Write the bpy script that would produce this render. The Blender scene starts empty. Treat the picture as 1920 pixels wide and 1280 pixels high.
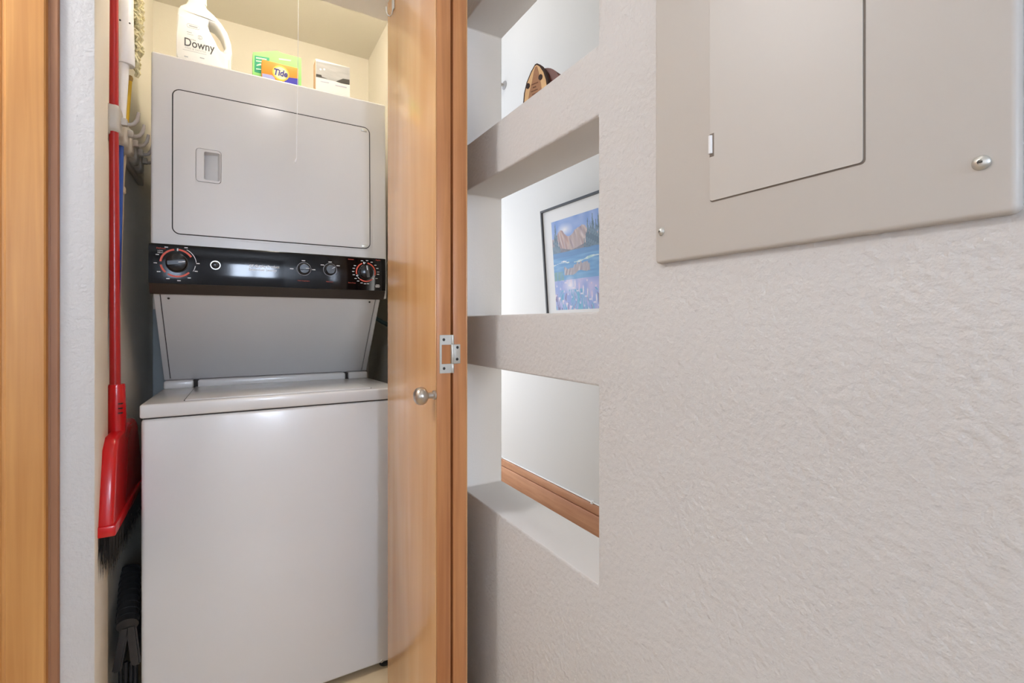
import bpy, bmesh, math, random
from mathutils import Vector, Matrix
from mathutils.geometry import tessellate_polygon
random.seed(7)
S = bpy.context.scene
COL = S.collection

# ------------------------------------------------------------------ camera, light, exposure
FPX, CX, CY = 895.0, 960.0, 607.0            # focal length and vanishing height in pixels of a 1920x1280 frame
YAW = math.atan2(524, 895)
SY, CYW = math.sin(YAW), math.cos(YAW)
cam = bpy.data.objects.new('camera', bpy.data.cameras.new('camera'))
COL.objects.link(cam)
cam.data.sensor_width = 36.0
cam.data.lens = FPX / 1920 * 36.0
cam.data.shift_y = -(640 - CY) / 1920
cam.data.clip_start = 0.02
cam.location = (0, 0, 0)                      # lens 1.11 m above the floor, taken as the height origin
cam.rotation_euler = (math.pi / 2, 0, -YAW)
S.camera = cam

FLOOR, CEIL = -1.11, 1.335
world = bpy.data.worlds.new('world'); S.world = world
world.use_nodes = True
world.node_tree.nodes['Background'].inputs[0].default_value = (0.75, 0.85, 1.0, 1)
world.node_tree.nodes['Background'].inputs[1].default_value = 1.0
S.view_settings.view_transform = 'Standard'
S.view_settings.look = 'None'
S.view_settings.gamma = 1.0
S.view_settings.use_curve_mapping = False
S.view_settings.exposure = 0.76
HALL_LAMP, HALL_WINDOW, SIDE_FILL, CLOSET_LAMP, ROOM_WINDOW, ROOM_FILL = 15.0, 26.0, 0.7, 66.0, 5.0, 6.0
MAIN_LAMP = 88.0

# ------------------------------------------------------------------ helpers
def lin(c):
    return tuple(((v / 255) / 12.92 if v / 255 <= 0.04045 else ((v / 255 + 0.055) / 1.055) ** 2.4) for v in c)

def ray(px, py):
    u, v = (px - CX) / FPX, (CY - py) / FPX
    return (SY + u * CYW, CYW - u * SY, v)

def P(px, py, ax, val):
    """point of the place seen at a photograph pixel, on the plane X / Y / Z = val"""
    r = ray(px, py); k = val / r['XYZ'.index(ax)]
    return Vector((r[0] * k, r[1] * k, r[2] * k))

def nodes(name):
    m = bpy.data.materials.new(name); m.use_nodes = True
    nt = m.node_tree
    return m, nt, nt.nodes['Principled BSDF']

def mat(name, rgb, rough=0.5, metal=0.0, coat=0.0, bump=None, vary=None, spec=0.5):
    m, nt, b = nodes(name)
    c = lin(rgb) + (1,)
    b.inputs['Base Color'].default_value = c
    b.inputs['Roughness'].default_value = rough
    b.inputs['Metallic'].default_value = metal
    b.inputs['Coat Weight'].default_value = coat
    b.inputs['Coat Roughness'].default_value = 0.08
    b.inputs['Specular IOR Level'].default_value = spec
    tc = nt.nodes.new('ShaderNodeTexCoord')
    if bump:
        sc, st, dist = bump
        n = nt.nodes.new('ShaderNodeTexNoise'); n.inputs['Scale'].default_value = sc
        n.inputs['Detail'].default_value = 3
        bp = nt.nodes.new('ShaderNodeBump'); bp.inputs['Strength'].default_value = st
        bp.inputs['Distance'].default_value = dist
        nt.links.new(tc.outputs['Object'], n.inputs['Vector'])
        nt.links.new(n.outputs['Fac'], bp.inputs['Height'])
        nt.links.new(bp.outputs['Normal'], b.inputs['Normal'])
    if vary:
        sc, rgb2 = vary
        n = nt.nodes.new('ShaderNodeTexNoise'); n.inputs['Scale'].default_value = sc
        n.inputs['Detail'].default_value = 4
        mx = nt.nodes.new('ShaderNodeMix'); mx.data_type = 'RGBA'
        mx.inputs[6].default_value = c; mx.inputs[7].default_value = lin(rgb2) + (1,)
        nt.links.new(tc.outputs['Object'], n.inputs['Vector'])
        nt.links.new(n.outputs['Fac'], mx.inputs[0])
        nt.links.new(mx.outputs[2], b.inputs['Base Color'])
    return m

def emit(name, rgb, strength):
    m, nt, b = nodes(name)
    b.inputs['Base Color'].default_value = (0.8, 0.8, 0.8, 1)
    b.inputs['Emission Color'].default_value = lin(rgb) + (1,)
    b.inputs['Emission Strength'].default_value = strength
    return m

def wood(name, a, b2, rough=0.35, coat=0.3, stretch=(45, 45, 1.6), wav=0.5):
    m, nt, b = nodes(name)
    tc = nt.nodes.new('ShaderNodeTexCoord'); mp = nt.nodes.new('ShaderNodeMapping')
    mp.inputs['Scale'].default_value = stretch
    n = nt.nodes.new('ShaderNodeTexNoise'); n.inputs['Scale'].default_value = 1.0
    n.inputs['Detail'].default_value = 6; n.inputs['Distortion'].default_value = wav
    n2 = nt.nodes.new('ShaderNodeTexNoise'); n2.inputs['Scale'].default_value = 4.0
    cr = nt.nodes.new('ShaderNodeValToRGB')
    cr.color_ramp.elements[0].position = 0.32; cr.color_ramp.elements[0].color = lin(a) + (1,)
    cr.color_ramp.elements[1].position = 0.68; cr.color_ramp.elements[1].color = lin(b2) + (1,)
    md = nt.nodes.new('ShaderNodeMath'); md.operation = 'ADD'
    ml = nt.nodes.new('ShaderNodeMath'); ml.operation = 'MULTIPLY_ADD'
    ml.inputs[1].default_value = 0.35; ml.inputs[2].default_value = -0.17
    nt.links.new(tc.outputs['Object'], mp.inputs['Vector'])
    nt.links.new(mp.outputs['Vector'], n.inputs['Vector'])
    nt.links.new(tc.outputs['Object'], n2.inputs['Vector'])
    nt.links.new(n2.outputs['Fac'], ml.inputs[0])
    nt.links.new(n.outputs['Fac'], md.inputs[0]); nt.links.new(ml.outputs[0], md.inputs[1])
    nt.links.new(md.outputs[0], cr.inputs['Fac'])
    nt.links.new(cr.outputs['Color'], b.inputs['Base Color'])
    b.inputs['Roughness'].default_value = rough
    b.inputs['Coat Weight'].default_value = coat
    b.inputs['Coat Roughness'].default_value = 0.18
    return m

ORG = {}
def finish(name, bm, m, parent=None, smooth=True, origin=None, angle=38):
    """link a bmesh built in world coordinates as one mesh object"""
    bmesh.ops.recalc_face_normals(bm, faces=bm.faces)
    vs = [v.co.copy() for v in bm.verts]
    if parent is None:
        if origin is None:
            lo = [min(v[i] for v in vs) for i in range(3)]; hi = [max(v[i] for v in vs) for i in range(3)]
            origin = Vector(((lo[0] + hi[0]) / 2, (lo[1] + hi[1]) / 2, lo[2]))
        org = Vector(origin)
    else:
        org = ORG[parent.name]
    for v in bm.verts: v.co -= org
    me = bpy.data.meshes.new(name); bm.to_mesh(me); bm.free()
    ms = m if isinstance(m, (list, tuple)) else [m]
    for q in ms: me.materials.append(q)
    if smooth:
        for p in me.polygons: p.use_smooth = True
        me.set_sharp_from_angle(angle=math.radians(angle))
    o = bpy.data.objects.new(name, me); COL.objects.link(o)
    if parent is None: o.location = org
    else: o.parent = parent
    ORG[o.name] = org
    return o

def thing(name, label, cat, loc, group=None):
    o = bpy.data.objects.new(name, None); COL.objects.link(o)
    o.empty_display_size = 0.05; o.location = loc; ORG[o.name] = Vector(loc)
    tag(o, label, cat, group)
    return o

def tag(o, label, cat, group=None):
    o['label'] = label; o['category'] = cat
    if group: o['group'] = group
    return o

def struct(o, label=None):
    o['kind'] = 'structure'
    if label: o['label'] = label
    return o

def bx(bm, x0, x1, y0, y1, z0, z1, bev=0.0, seg=2):
    M = Matrix.Translation(((x0 + x1) / 2, (y0 + y1) / 2, (z0 + z1) / 2)) @ Matrix.Diagonal((x1 - x0, y1 - y0, z1 - z0, 1))
    r = bmesh.ops.create_cube(bm, size=1.0, matrix=M)
    if bev:
        es = list({e for v in r['verts'] for e in v.link_edges})
        bmesh.ops.bevel(bm, geom=es, offset=bev, segments=seg, profile=0.5, affect='EDGES')
    return bm

def box(name, x0, x1, y0, y1, z0, z1, m, parent=None, bev=0.0, seg=2):
    return finish(name, bx(bmesh.new(), x0, x1, y0, y1, z0, z1, bev, seg), m, parent)

def tube(bm, pts, r, n=12, cap=True):
    pts = [Vector(p) for p in pts]
    rs = r if isinstance(r, (list, tuple)) else [r] * len(pts)
    rings = []
    up = None
    for i, p in enumerate(pts):
        t = (pts[min(i + 1, len(pts) - 1)] - pts[max(i - 1, 0)]).normalized()
        if up is None:
            up = Vector((0, 0, 1)) if abs(t.z) < 0.9 else Vector((1, 0, 0))
        a = t.cross(up).normalized(); b = a.cross(t).normalized(); up = b
        rings.append([bm.verts.new(p + (a * math.cos(2 * math.pi * k / n) + b * math.sin(2 * math.pi * k / n)) * rs[i]) for k in range(n)])
    for i in range(len(rings) - 1):
        for k in range(n):
            bm.faces.new((rings[i][k], rings[i][(k + 1) % n], rings[i + 1][(k + 1) % n], rings[i + 1][k]))
    if cap:
        bm.faces.new(rings[0]); bm.faces.new(rings[-1])
    return bm

def lathe(bm, prof, c, axis, n=24):
    """prof: (radius, height along axis)"""
    c = Vector(c); ax = Vector(axis).normalized()
    a = ax.cross(Vector((0, 0, 1)) if abs(ax.z) < 0.9 else Vector((1, 0, 0))).normalized(); b = ax.cross(a)
    rings = []
    for r, h in prof:
        if r < 1e-6: rings.append([bm.verts.new(c + ax * h)])
        else: rings.append([bm.verts.new(c + ax * h + (a * math.cos(2 * math.pi * k / n) + b * math.sin(2 * math.pi * k / n)) * r) for k in range(n)])
    for i in range(len(rings) - 1):
        A, B = rings[i], rings[i + 1]
        for k in range(n):
            k2 = (k + 1) % n
            if len(A) == 1 and len(B) > 1: bm.faces.new((A[0], B[k2], B[k]))
            elif len(B) == 1 and len(A) > 1: bm.faces.new((A[k], A[k2], B[0]))
            elif len(A) > 1: bm.faces.new((A[k], A[k2], B[k2], B[k]))
    if len(rings[0]) > 1: bm.faces.new(rings[0])
    if len(rings[-1]) > 1: bm.faces.new(rings[-1])
    return bm

def prism(bm, outer, fn, t0, t1, holes=()):
    """2-D outline (with holes) swept from t0 to t1; fn(a, b, t) gives the point"""
    loops = [list(outer)] + [list(h) for h in holes]
    flat = [p for l in loops for p in l]
    tris = tessellate_polygon([[Vector((p[0], p[1], 0)) for p in l] for l in loops])
    F = [bm.verts.new(fn(p[0], p[1], t0)) for p in flat]
    B = [bm.verts.new(fn(p[0], p[1], t1)) for p in flat]
    if len(loops) == 1:
        bm.faces.new(F); bm.faces.new(B)
    else:
        for t in tris:
            bm.faces.new([F[i] for i in t]); bm.faces.new([B[i] for i in t])
    k = 0
    for l in loops:
        n = len(l)
        for i in range(n):
            j = (i + 1) % n
            bm.faces.new((F[k + i], F[k + j], B[k + j], B[k + i]))
        k += n
    return bm

def rrect(a0, a1, b0, b1, r, n=6):
    pts = []
    for cx, cy, s in ((a1 - r, b1 - r, 0), (a0 + r, b1 - r, 90), (a0 + r, b0 + r, 180), (a1 - r, b0 + r, 270)):
        for k in range(n + 1):
            t = math.radians(s + 90 * k / n)
            pts.append((cx + r * math.cos(t), cy + r * math.sin(t)))
    return pts

def circ(ca, cb, r, n=24, r2=None):
    return [(ca + r * math.cos(2 * math.pi * k / n), cb + (r2 or r) * math.sin(2 * math.pi * k / n)) for k in range(n)]

XZ = lambda a, b, t: Vector((a, t, b))        # plates facing the hall (swept along depth)
YZ = lambda a, b, t: Vector((t, a, b))        # plates on the right hand wall

def text(body, fn, w=None, h=None, offset=0.0, shear=0.0, anchor='c', extr=None):
    """flat lettering; fn(a, b) -> point, text scaled to width w or height h"""
    cu = bpy.data.curves.new('lettering', 'FONT'); cu.body = body; cu.size = 1.0
    cu.offset = offset; cu.shear = shear; cu.resolution_u = 3
    o = bpy.data.objects.new('lettering', cu)
    me = bpy.data.meshes.new_from_object(o)
    xs = [v.co.x for v in me.vertices]; ys = [v.co.y for v in me.vertices]
    W, H = max(xs) - min(xs), max(ys) - min(ys)
    sx = (w / W) if w else (h / H); sy = (h / H) if h else sx
    cx_, cy_ = (max(xs) + min(xs)) / 2, (max(ys) + min(ys)) / 2
    bm = bmesh.new()
    vv = [bm.verts.new(fn((v.co.x - cx_) * sx, (v.co.y - cy_) * sy)) for v in me.vertices]
    for p in me.polygons:
        try: bm.faces.new([vv[i] for i in p.vertices])
        except ValueError: pass
    bpy.data.objects.remove(o); bpy.data.curves.remove(cu); bpy.data.meshes.remove(me)
    return bm

def join(bm, other):
    me = bpy.data.meshes.new('tmp'); other.to_mesh(me); other.free(); bm.from_mesh(me); bpy.data.meshes.remove(me)
    return bm

# ------------------------------------------------------------------ materials
M = {}
M['wall'] = mat('wall_paint', (209, 208, 207), 0.55, bump=(105, 0.8, 0.003), spec=0.35)
M['white_wall'] = mat('white_paint', (218, 217, 216), 0.6, bump=(170, 0.25, 0.001))
M['cream'] = mat('closet_cream_paint', (242, 236, 223), 0.6, bump=(170, 0.3, 0.001))
M['ceil'] = mat('ceiling_paint', (225, 222, 215), 0.7, bump=(120, 0.3, 0.001))
M['closet_ceil'] = mat('closet_ceiling_paint', (235, 229, 216), 0.7, bump=(120, 0.3, 0.001))
M['enamel'] = mat('white_enamel', (214, 212, 210), 0.24, coat=0.25)
M['seam_shadow'] = mat('seam_shadow_gap', (42, 36, 32), 0.7)  # dark sheets in the seams, shade between the parts put into the colour
M['black_gloss'] = mat('black_glass_trim', (10, 9, 11), 0.07, spec=0.3)
M['dark_brown'] = mat('dark_brown_trim', (48, 38, 32), 0.3)
M['knob_black'] = mat('black_knob_plastic', (22, 20, 22), 0.22)
M['print_white'] = mat('white_print', (225, 225, 225), 0.5)
M['print_red'] = mat('orange_red_print', (214, 84, 58), 0.5)
M['print_grey'] = mat('grey_print', (165, 165, 168), 0.5)
M['maple'] = wood('maple_veneer', (204, 150, 96), (218, 170, 116), 0.26, 0.5, (16, 16, 1.1))
M['fir_edge'] = wood('fir_edge', (176, 112, 66), (204, 140, 88), 0.4, 0.15, (60, 60, 2.0))
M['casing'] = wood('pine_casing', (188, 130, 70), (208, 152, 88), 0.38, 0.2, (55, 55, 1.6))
M['casing_shade'] = wood('pine_casing_shaded', (150, 104, 74), (168, 120, 86), 0.5, 0.1, (55, 55, 1.6))  # same pine, with the shading of the lip and groove put into its colour
M['base_wood'] = wood('fir_baseboard', (176, 122, 90), (198, 146, 112), 0.45, 0.1, (30, 3, 40))
M['nickel'] = mat('brushed_nickel', (196, 188, 178), 0.28, metal=1.0)
M['zinc'] = mat('zinc_steel', (206, 206, 200), 0.38, metal=0.75)
M['screw_dark'] = mat('screw_recess', (60, 58, 55), 0.5, metal=0.5)
M['panel_paint'] = mat('breaker_panel_paint', (194, 190, 184), 0.38, spec=0.4)
M['panel_gap'] = mat('panel_gap', (118, 108, 98), 0.6)
M['red'] = mat('red_plastic', (205, 18, 24), 0.25, coat=0.2)
M['red_pole'] = mat('red_pole_enamel', (178, 24, 26), 0.3, coat=0.2)
M['bristle'] = mat('black_bristle', (14, 14, 15), 0.6)
M['holder'] = mat('grey_holder_plastic', (196, 190, 180), 0.45)
M['hook_grey'] = mat('grey_hook_plastic', (174, 166, 158), 0.45)
M['white_plastic'] = mat('white_plastic', (236, 236, 236), 0.35)
M['bottle'] = mat('white_bottle_plastic', (244, 243, 238), 0.3, coat=0.2)
M['yarn'] = mat('cotton_yarn', (236, 228, 192), 0.9, vary=(60, (210, 196, 144)))
M['yellow'] = mat('yellow_handle', (238, 198, 62), 0.4)
M['blue'] = mat('blue_handle', (30, 78, 170), 0.35)
M['cream_pole'] = mat('cream_handle', (222, 208, 184), 0.45)
M['tan_wood'] = mat('tan_wood_tip', (196, 158, 96), 0.5)
M['black_plastic'] = mat('black_plastic', (46, 46, 48), 0.3)
M['bluegrey'] = mat('blue_grey_panel', (166, 172, 174), 0.6)
M['tile'] = mat('cream_floor_tile', (222, 200, 164), 0.4, vary=(9, (206, 182, 146)))
M['grout'] = mat('floor_grout', (168, 146, 116), 0.8)
M['bark'] = mat('dark_bark', (58, 40, 32), 0.8, bump=(200, 0.6, 0.001))

# ------------------------------------------------------------------ the setting
XR, XB = 0.55, 0.678          # right hand wall: hall side and far side
YF = 1.40                     # front of the closet wall
YC = 1.533                    # back of the closet wall
XO = -0.267                   # left side of the closet opening
XCL, XCR, YCB = -0.283, 0.593, 2.45
XFAR = 1.65

def grid_wall(name, ys, zs, solid, x0, x1, m, bev=0.004, cut=()):
    """wall with openings: 2-D cells swept in X, only outer faces kept, edges eased"""
    bm = bmesh.new(); V = {}
    def v(i, j, k):
        if (i, j, k) not in V: V[(i, j, k)] = bm.verts.new(((x0, x1)[k], ys[i], zs[j]))
        return V[(i, j, k)]
    ny, nz = len(ys) - 1, len(zs) - 1
    S_ = lambda i, j: 0 <= i < ny and 0 <= j < nz and solid(i, j)
    for i in range(ny):
        for j in range(nz):
            if not S_(i, j): continue
            for k in (0, 1): bm.faces.new((v(i, j, k), v(i + 1, j, k), v(i + 1, j + 1, k), v(i, j + 1, k)))
            for di, dj, a, b in ((-1, 0, (i, j), (i, j + 1)), (1, 0, (i + 1, j), (i + 1, j + 1)), (0, -1, (i, j), (i + 1, j)), (0, 1, (i, j + 1), (i + 1, j + 1))):
                if not S_(i + di, j + dj):
                    bm.faces.new((v(*a, 0), v(*b, 0), v(*b, 1), v(*a, 1)))
    bmesh.ops.recalc_face_normals(bm, faces=bm.faces)
    es = [e for e in bm.edges if len(e.link_faces) == 2 and e.calc_face_angle(0) > 1.0]
    if bev: bmesh.ops.bevel(bm, geom=es, offset=bev, segments=3, profile=0.5, affect='EDGES')
    return finish(name, bm, m)

NY0, NY1 = 0.643, 1.216
NZ = [(-0.456, -0.109), (0.0215, 0.363), (0.487, 0.83)]
zs = [FLOOR] + [z for p in NZ for z in p] + [2.3]
wr = grid_wall('wall_right', [-3.2, NY0, NY1, YF + 0.02], zs, lambda i, j: not (i == 1 and j in (1, 3, 5)), XR, XB, M['wall'], 0.005)
wr.data.materials.append(M['white_wall'])
for p in wr.data.polygons:
    if abs(p.normal.x) < 0.3 and abs(p.center.z + ORG['wall_right'].z - 0.2) < 0.8 and NY0 - 0.01 < p.center.y + ORG['wall_right'].y < NY1 + 0.01: p.material_index = 1
struct(wr, 'textured off-white wall with three open niches')

# far room behind the niches
struct(box('wall_far', XFAR, XFAR + 0.1, -1.6, 4.2, FLOOR, 2.3, M['white_wall']), 'white wall seen through the niches')
struct(box('wall_far_end', XB, XFAR, 4.2, 4.3, FLOOR, 2.3, M['white_wall']))
struct(box('wall_far_near', XB, XFAR, -1.7, -1.6, FLOOR, 2.3, M['white_wall']))
struct(box('ceiling_far', XB, XFAR, -1.6, 4.2, 2.3, 2.4, M['ceil']))
bm = bx(bmesh.new(), XFAR - 0.018, XFAR, -1.6, 4.2, FLOOR + 0.003, -1.000, 0.004)
bb = struct(finish('baseboard_far', bm, M['base_wood']), 'stepped wooden baseboard on the far white wall')
box('baseboard_cap', XFAR - 0.013, XFAR, -1.6, 4.2, -0.997, -0.950, M['base_wood'], bb, 0.004)

# closet walls
def two_tone(name, boxes, m, bev=0.002):
    bm = bmesh.new()
    for b in boxes: bx(bm, *b, bev)
    o = finish(name, bm, m)
    return o
o = two_tone('wall_left', [(-1.35, XO, YF, YC, FLOOR, CEIL)], [M['wall'], M['cream']], 0.003)
for p in o.data.polygons:
    if p.normal.x > 0.8 or p.normal.y > 0.5: p.material_index = 1
struct(o, 'white wall end beside the closet opening')
struct(box('wall_header', XO, XR, YF, YC, 0.975, CEIL, M['cream']), 'wall above the closet opening')
struct(box('wall_jamb_right', 0.497, XR, YF + 0.02, YC, FLOOR, 0.975, M['cream'], None, 0.002))
struct(box('wall_closet_left', XCL - 0.1, XCL, YC, YCB, FLOOR, CEIL, M['cream']), 'cream left wall inside the closet')
struct(box('wall_closet_right', XCR, XB, YC, YCB, FLOOR, 2.3, M['cream']), 'cream right wall inside the closet')
struct(box('wall_closet_back', XCL - 0.1, XB, YCB, YCB + 0.1, FLOOR, 2.3, M['cream']), 'cream back wall inside the closet')
struct(box('ceiling_closet', XCL - 0.1, XCR, YC, YCB, CEIL, CEIL + 0.1, M['closet_ceil']), 'closet ceiling')
# hall shell
struct(box('ceiling', -1.35, XR, -3.2, YC, CEIL, CEIL + 0.1, M['ceil']), 'hall ceiling')
struct(box('wall_hall_left', -1.45, -1.35, -3.2, YC, FLOOR, CEIL + 0.1, M['white_wall']))
def window(name, ax, at, a0, a1, z0, z1, inward, glow, label):
    """daylit sash window set into a wall; ax 'Y' faces along Y, 'X' along X"""
    def B(bm, p0, p1, d0, d1, q0, q1, bev=0.0):
        lo, hi = sorted((at + inward * d0, at + inward * d1))
        if ax == 'Y': bx(bm, p0, p1, lo, hi, q0, q1, bev)
        else: bx(bm, lo, hi, p0, p1, q0, q1, bev)
    bm = bmesh.new(); B(bm, a0, a1, 0.0, 0.012, z0, z1)
    w = struct(finish(name, bm, glow), label)
    for p in ((a0 - 0.05, a0 + 0.02, z0 - 0.05, z1 + 0.05), (a1 - 0.02, a1 + 0.05, z0 - 0.05, z1 + 0.05), (a0 + 0.02, a1 - 0.02, z0 - 0.05, z0 + 0.02), (a0 + 0.02, a1 - 0.02, z1 - 0.02, z1 + 0.05), ((a0 + a1) / 2 - 0.02, (a0 + a1) / 2 + 0.02, z0 + 0.02, z1 - 0.02)):
        bm = bmesh.new(); B(bm, p[0], p[1], 0.013, 0.05, p[2], p[3], 0.004)
        finish('window_frame', bm, M['white_plastic'], w)
    return w
struct(box('wall_back', -1.45, XB, -3.3, -3.2, FLOOR, CEIL + 0.1, M['white_wall']), 'hall wall behind the viewer')
window('window_4', 'Y', -3.2, -0.62, -0.50, -0.1, 0.95, 1, emit('sidelight_daylight', (206, 226, 255), HALL_WINDOW), 'narrow daylit window behind the viewer')
window('window_1', 'Y', -3.2, -0.02, 0.46, 0.10, 0.95, 1, emit('window_daylight', (216, 232, 255), HALL_WINDOW), 'daylit window behind the viewer')
window('side_fill', 'X', -1.35, -2.4, -0.2, -0.30, 0.95, 1, emit('side_fill_glow', (236, 242, 255), SIDE_FILL), 'added fill light shaped as a window in the left hall wall')  # no window known here; glowing pane added as weak side fill

# floor of square tiles
fl = struct(box('floor', -1.45, 1.75, -3.3, 4.3, FLOOR - 0.05, FLOOR - 0.004, M['grout']), 'cream tiled floor')
tile_me = None
T = 0.305
for i in range(-3, 6):
    for j in range(0, 8):
        x0, y0 = 0.145 + i * T, 0.20 + j * T
        if x0 > XB: continue
        if tile_me is None:
            bm = bx(bmesh.new(), 0.0015, T - 0.0015, 0.0015, T - 0.0015, -0.008, 0, 0.0015, 1)
            tile_me = bpy.data.meshes.new('tile'); bm.to_mesh(tile_me); bm.free(); tile_me.materials.append(M['tile'])
        t = bpy.data.objects.new('tile', tile_me); COL.objects.link(t); t.parent = fl
        t.location = Vector((x0, y0, FLOOR)) - ORG['floor']

# pine door casing at the far left
bm = bmesh.new()
prof = [(-0.3255, 1.40), (-0.3255, 1.3935), (-0.3275, 1.391), (-0.3385, 1.391), (-0.3395, 1.3935), (-0.343, 1.3935), (-0.3445, 1.384), (-0.347, 1.3815), (-0.405, 1.3815), (-0.4075, 1.384), (-0.409, 1.388), (-0.413, 1.388), (-0.4145, 1.386), (-0.428, 1.388), (-0.43, 1.40)]
prism(bm, prof, lambda a, b, t: Vector((a, b, t)), FLOOR, 0.99)
c = finish('trim_1', bm, [M['casing'], M['casing_shade']], smooth=False)
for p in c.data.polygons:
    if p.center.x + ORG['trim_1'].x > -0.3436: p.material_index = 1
struct(c, 'orange pine door casing at the left edge')
struct(box('door_1', -1.25, -0.432, 1.386, 1.40, FLOOR + 0.01, 0.96, M['maple'], None, 0.002), 'wooden door beside the closet')

# ------------------------------------------------------------------ bifold closet door
bd = thing('bifold_door', 'maple bifold closet door folded open beside the washer', 'door', (0.433, 1.2, FLOOR))
DB, DT = FLOOR + 0.015, 0.945
b1 = box('door_panel', 0.3975, 0.431, 1.014, 1.398, DB, DT, M['fir_edge'], bd, 0.001)
b2 = box('door_panel', 0.4372, 0.4705, 1.014, 1.398, DB, DT, M['fir_edge'], bd, 0.001)
box('veneer', 0.3945, 0.3972, 1.0150, 1.3985, DB, DT, M['maple'], b1, 0.0007)
box('veneer', 0.4708, 0.4735, 1.0150, 1.3985, DB, DT, M['maple'], b2, 0.0007)
# hinge on the two edges
hy = 1.014
hp = lambda px, py: (P(px, py, 'Y', hy).x, P(px, py, 'Y', hy).z)
hx0, hz1 = hp(824, 628); hx1, hz0 = hp(849, 698.5)
cx0, cz1 = hp(827.5, 645.5); cx1, cz0 = hp(843, 682.5)
bm = bmesh.new()
prism(bm, [(hx0, hz0), (hx1, hz0), (hx1, cz0 + 0.001), (cx0, cz0 + 0.001), (cx0, cz1 - 0.001), (hx1, cz1 - 0.001), (hx1, hz1), (hx0, hz1)], XZ, hy - 0.0022, hy)
hg = finish('hinge', bm, M['zinc'], bd, smooth=False)
a0, a1z = hp(845, 645.5); a1, a0z = hp(862.5, 681)
box('hinge_leaf', a0, a1, hy - 0.0021, hy, a0z, a1z, M['zinc'], hg, 0.0006)
for (z0, z1) in ((hz0, cz0), (cz0 + 0.0012, cz1 - 0.0012), (cz1, hz1)):
    kx = hp(847.5, 650)[0]
    bm = lathe(bmesh.new(), [(0.0028, 0), (0.0032, 0.0005), (0.0032, z1 - z0 - 0.0005), (0.0028, z1 - z0)], (kx, hy - 0.0036, z0), (0, 0, 1), 14)
    finish('hinge_knuckle', bm, M['zinc'], hg)
for px, py in ((831.5, 636.5), (832, 690.5), (857, 651), (856.5, 673)):
    x, z = hp(px, py)
    bm = lathe(bmesh.new(), [(0.0034, 0), (0.003, 0.0009), (0.0016, 0.0011), (0.0014, 0.0004), (0, 0.0004)], (x, hy - 0.0021, z), (0, -1, 0), 14)
    finish('hinge_screw', bm, M['screw_dark'], hg)
# knob on the left face
kb = Vector((0.3945, 1.018, -0.1605))
bm = lathe(bmesh.new(), [(r_ * 1.15, h_ * 1.2) for r_, h_ in [(0.009, 0), (0.009, 0.003), (0.0062, 0.005), (0.006, 0.014), (0.009, 0.016), (0.0145, 0.0195), (0.0172, 0.025), (0.0172, 0.030), (0.0150, 0.0355), (0.0100, 0.0392), (0.004, 0.0405), (0, 0.0406)]], kb, (-1, 0, 0), 32)
finish('knob', bm, M['nickel'], bd)
# small coat hook near the top
hk = Vector((0.3945, 1.336, 0.90))
bm = bmesh.new()
bx(bm, hk.x - 0.004, hk.x, hk.y - 0.008, hk.y + 0.008, hk.z - 0.012, hk.z + 0.045, 0.0015)
h = finish('hook', bm, M['zinc'], bd)
pts = [hk + Vector((-0.003, 0, 0.0)), hk + Vector((-0.004, 0, -0.014)), hk + Vector((-0.006, 0, -0.026)), hk + Vector((-0.012, 0, -0.033)), hk + Vector((-0.018, 0, -0.030)), hk + Vector((-0.021, 0, -0.022)), hk + Vector((-0.0215, 0, -0.010))]
finish('hook_prong', tube(bmesh.new(), pts, 0.0018, 10), M['zinc'], h)

# ------------------------------------------------------------------ stacked washer and dryer
X0, X1 = -0.205, 0.481
YW, YD = 1.528, 1.732
ld = thing('stacked_washer_dryer', 'white stacked washer and dryer with a black control strip in the closet', 'laundry machine', ((X0 + X1) / 2, 1.95, FLOOR))
# washer
wc = box('washer_cabinet', X0 + 0.003, X1 - 0.003, YW + 0.002, 2.28, -1.087, -0.2445, M['enamel'], ld, 0.009, 3)
box('base_skirt', X0 + 0.02, X1 - 0.02, YW + 0.04, 2.25, FLOOR + 0.004, -1.085, M['black_plastic'], ld)
for fx in (X0 + 0.05, X1 - 0.05):
    finish('leveling_foot', lathe(bmesh.new(), [(0.018, 0), (0.018, 0.006), (0.007, 0.009), (0.007, 0.028)], (fx, YW + 0.034, FLOOR), (0, 0, 1), 16), M['black_plastic'], ld)
sc = P(716, 1240, 'Y', YW)
finish('cabinet_screw', lathe(bmesh.new(), [(0.005, 0), (0.0042, 0.0016), (0.002, 0.0022), (0.0018, 0.001), (0, 0.001)], (sc.x, YW + 0.002, sc.z), (0, -1, 0), 16), M['zinc'], ld)
box('seam', X0 + 0.007, X1 - 0.007, YW + 0.006, 2.27, -0.246, -0.242, M['seam_shadow'], ld)
def sloped(name, b, m, bev, seg=2):
    bm = bx(bmesh.new(), *b, bev, seg)            # the top falls a little towards the back
    if len(bm.verts) < 200:
        for v in bm.verts:
            if v.co.z > -0.225 and v.co.y > 1.6: v.co.z -= 0.014 * (v.co.y - 1.545) / 0.45
    return finish(name, bm, m, ld)
sloped('washer_top', (X0, X1, YW, 2.0, -0.2425, -0.207), M['enamel'], 0.005, 3)
box('rear_deck', X0 + 0.004, X1 - 0.004, 2.0, 2.28, -0.2425, -0.2225, M['enamel'], ld)
sloped('lid_gap', (-0.1135, 0.387, 1.5592, 2.0, -0.2078, -0.2064), M['seam_shadow'], 0)
lid = sloped('washer_lid', (-0.1110, 0.3845, 1.5585, 2.0, -0.2078, -0.2044), M['enamel'], 0.0012)
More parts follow.
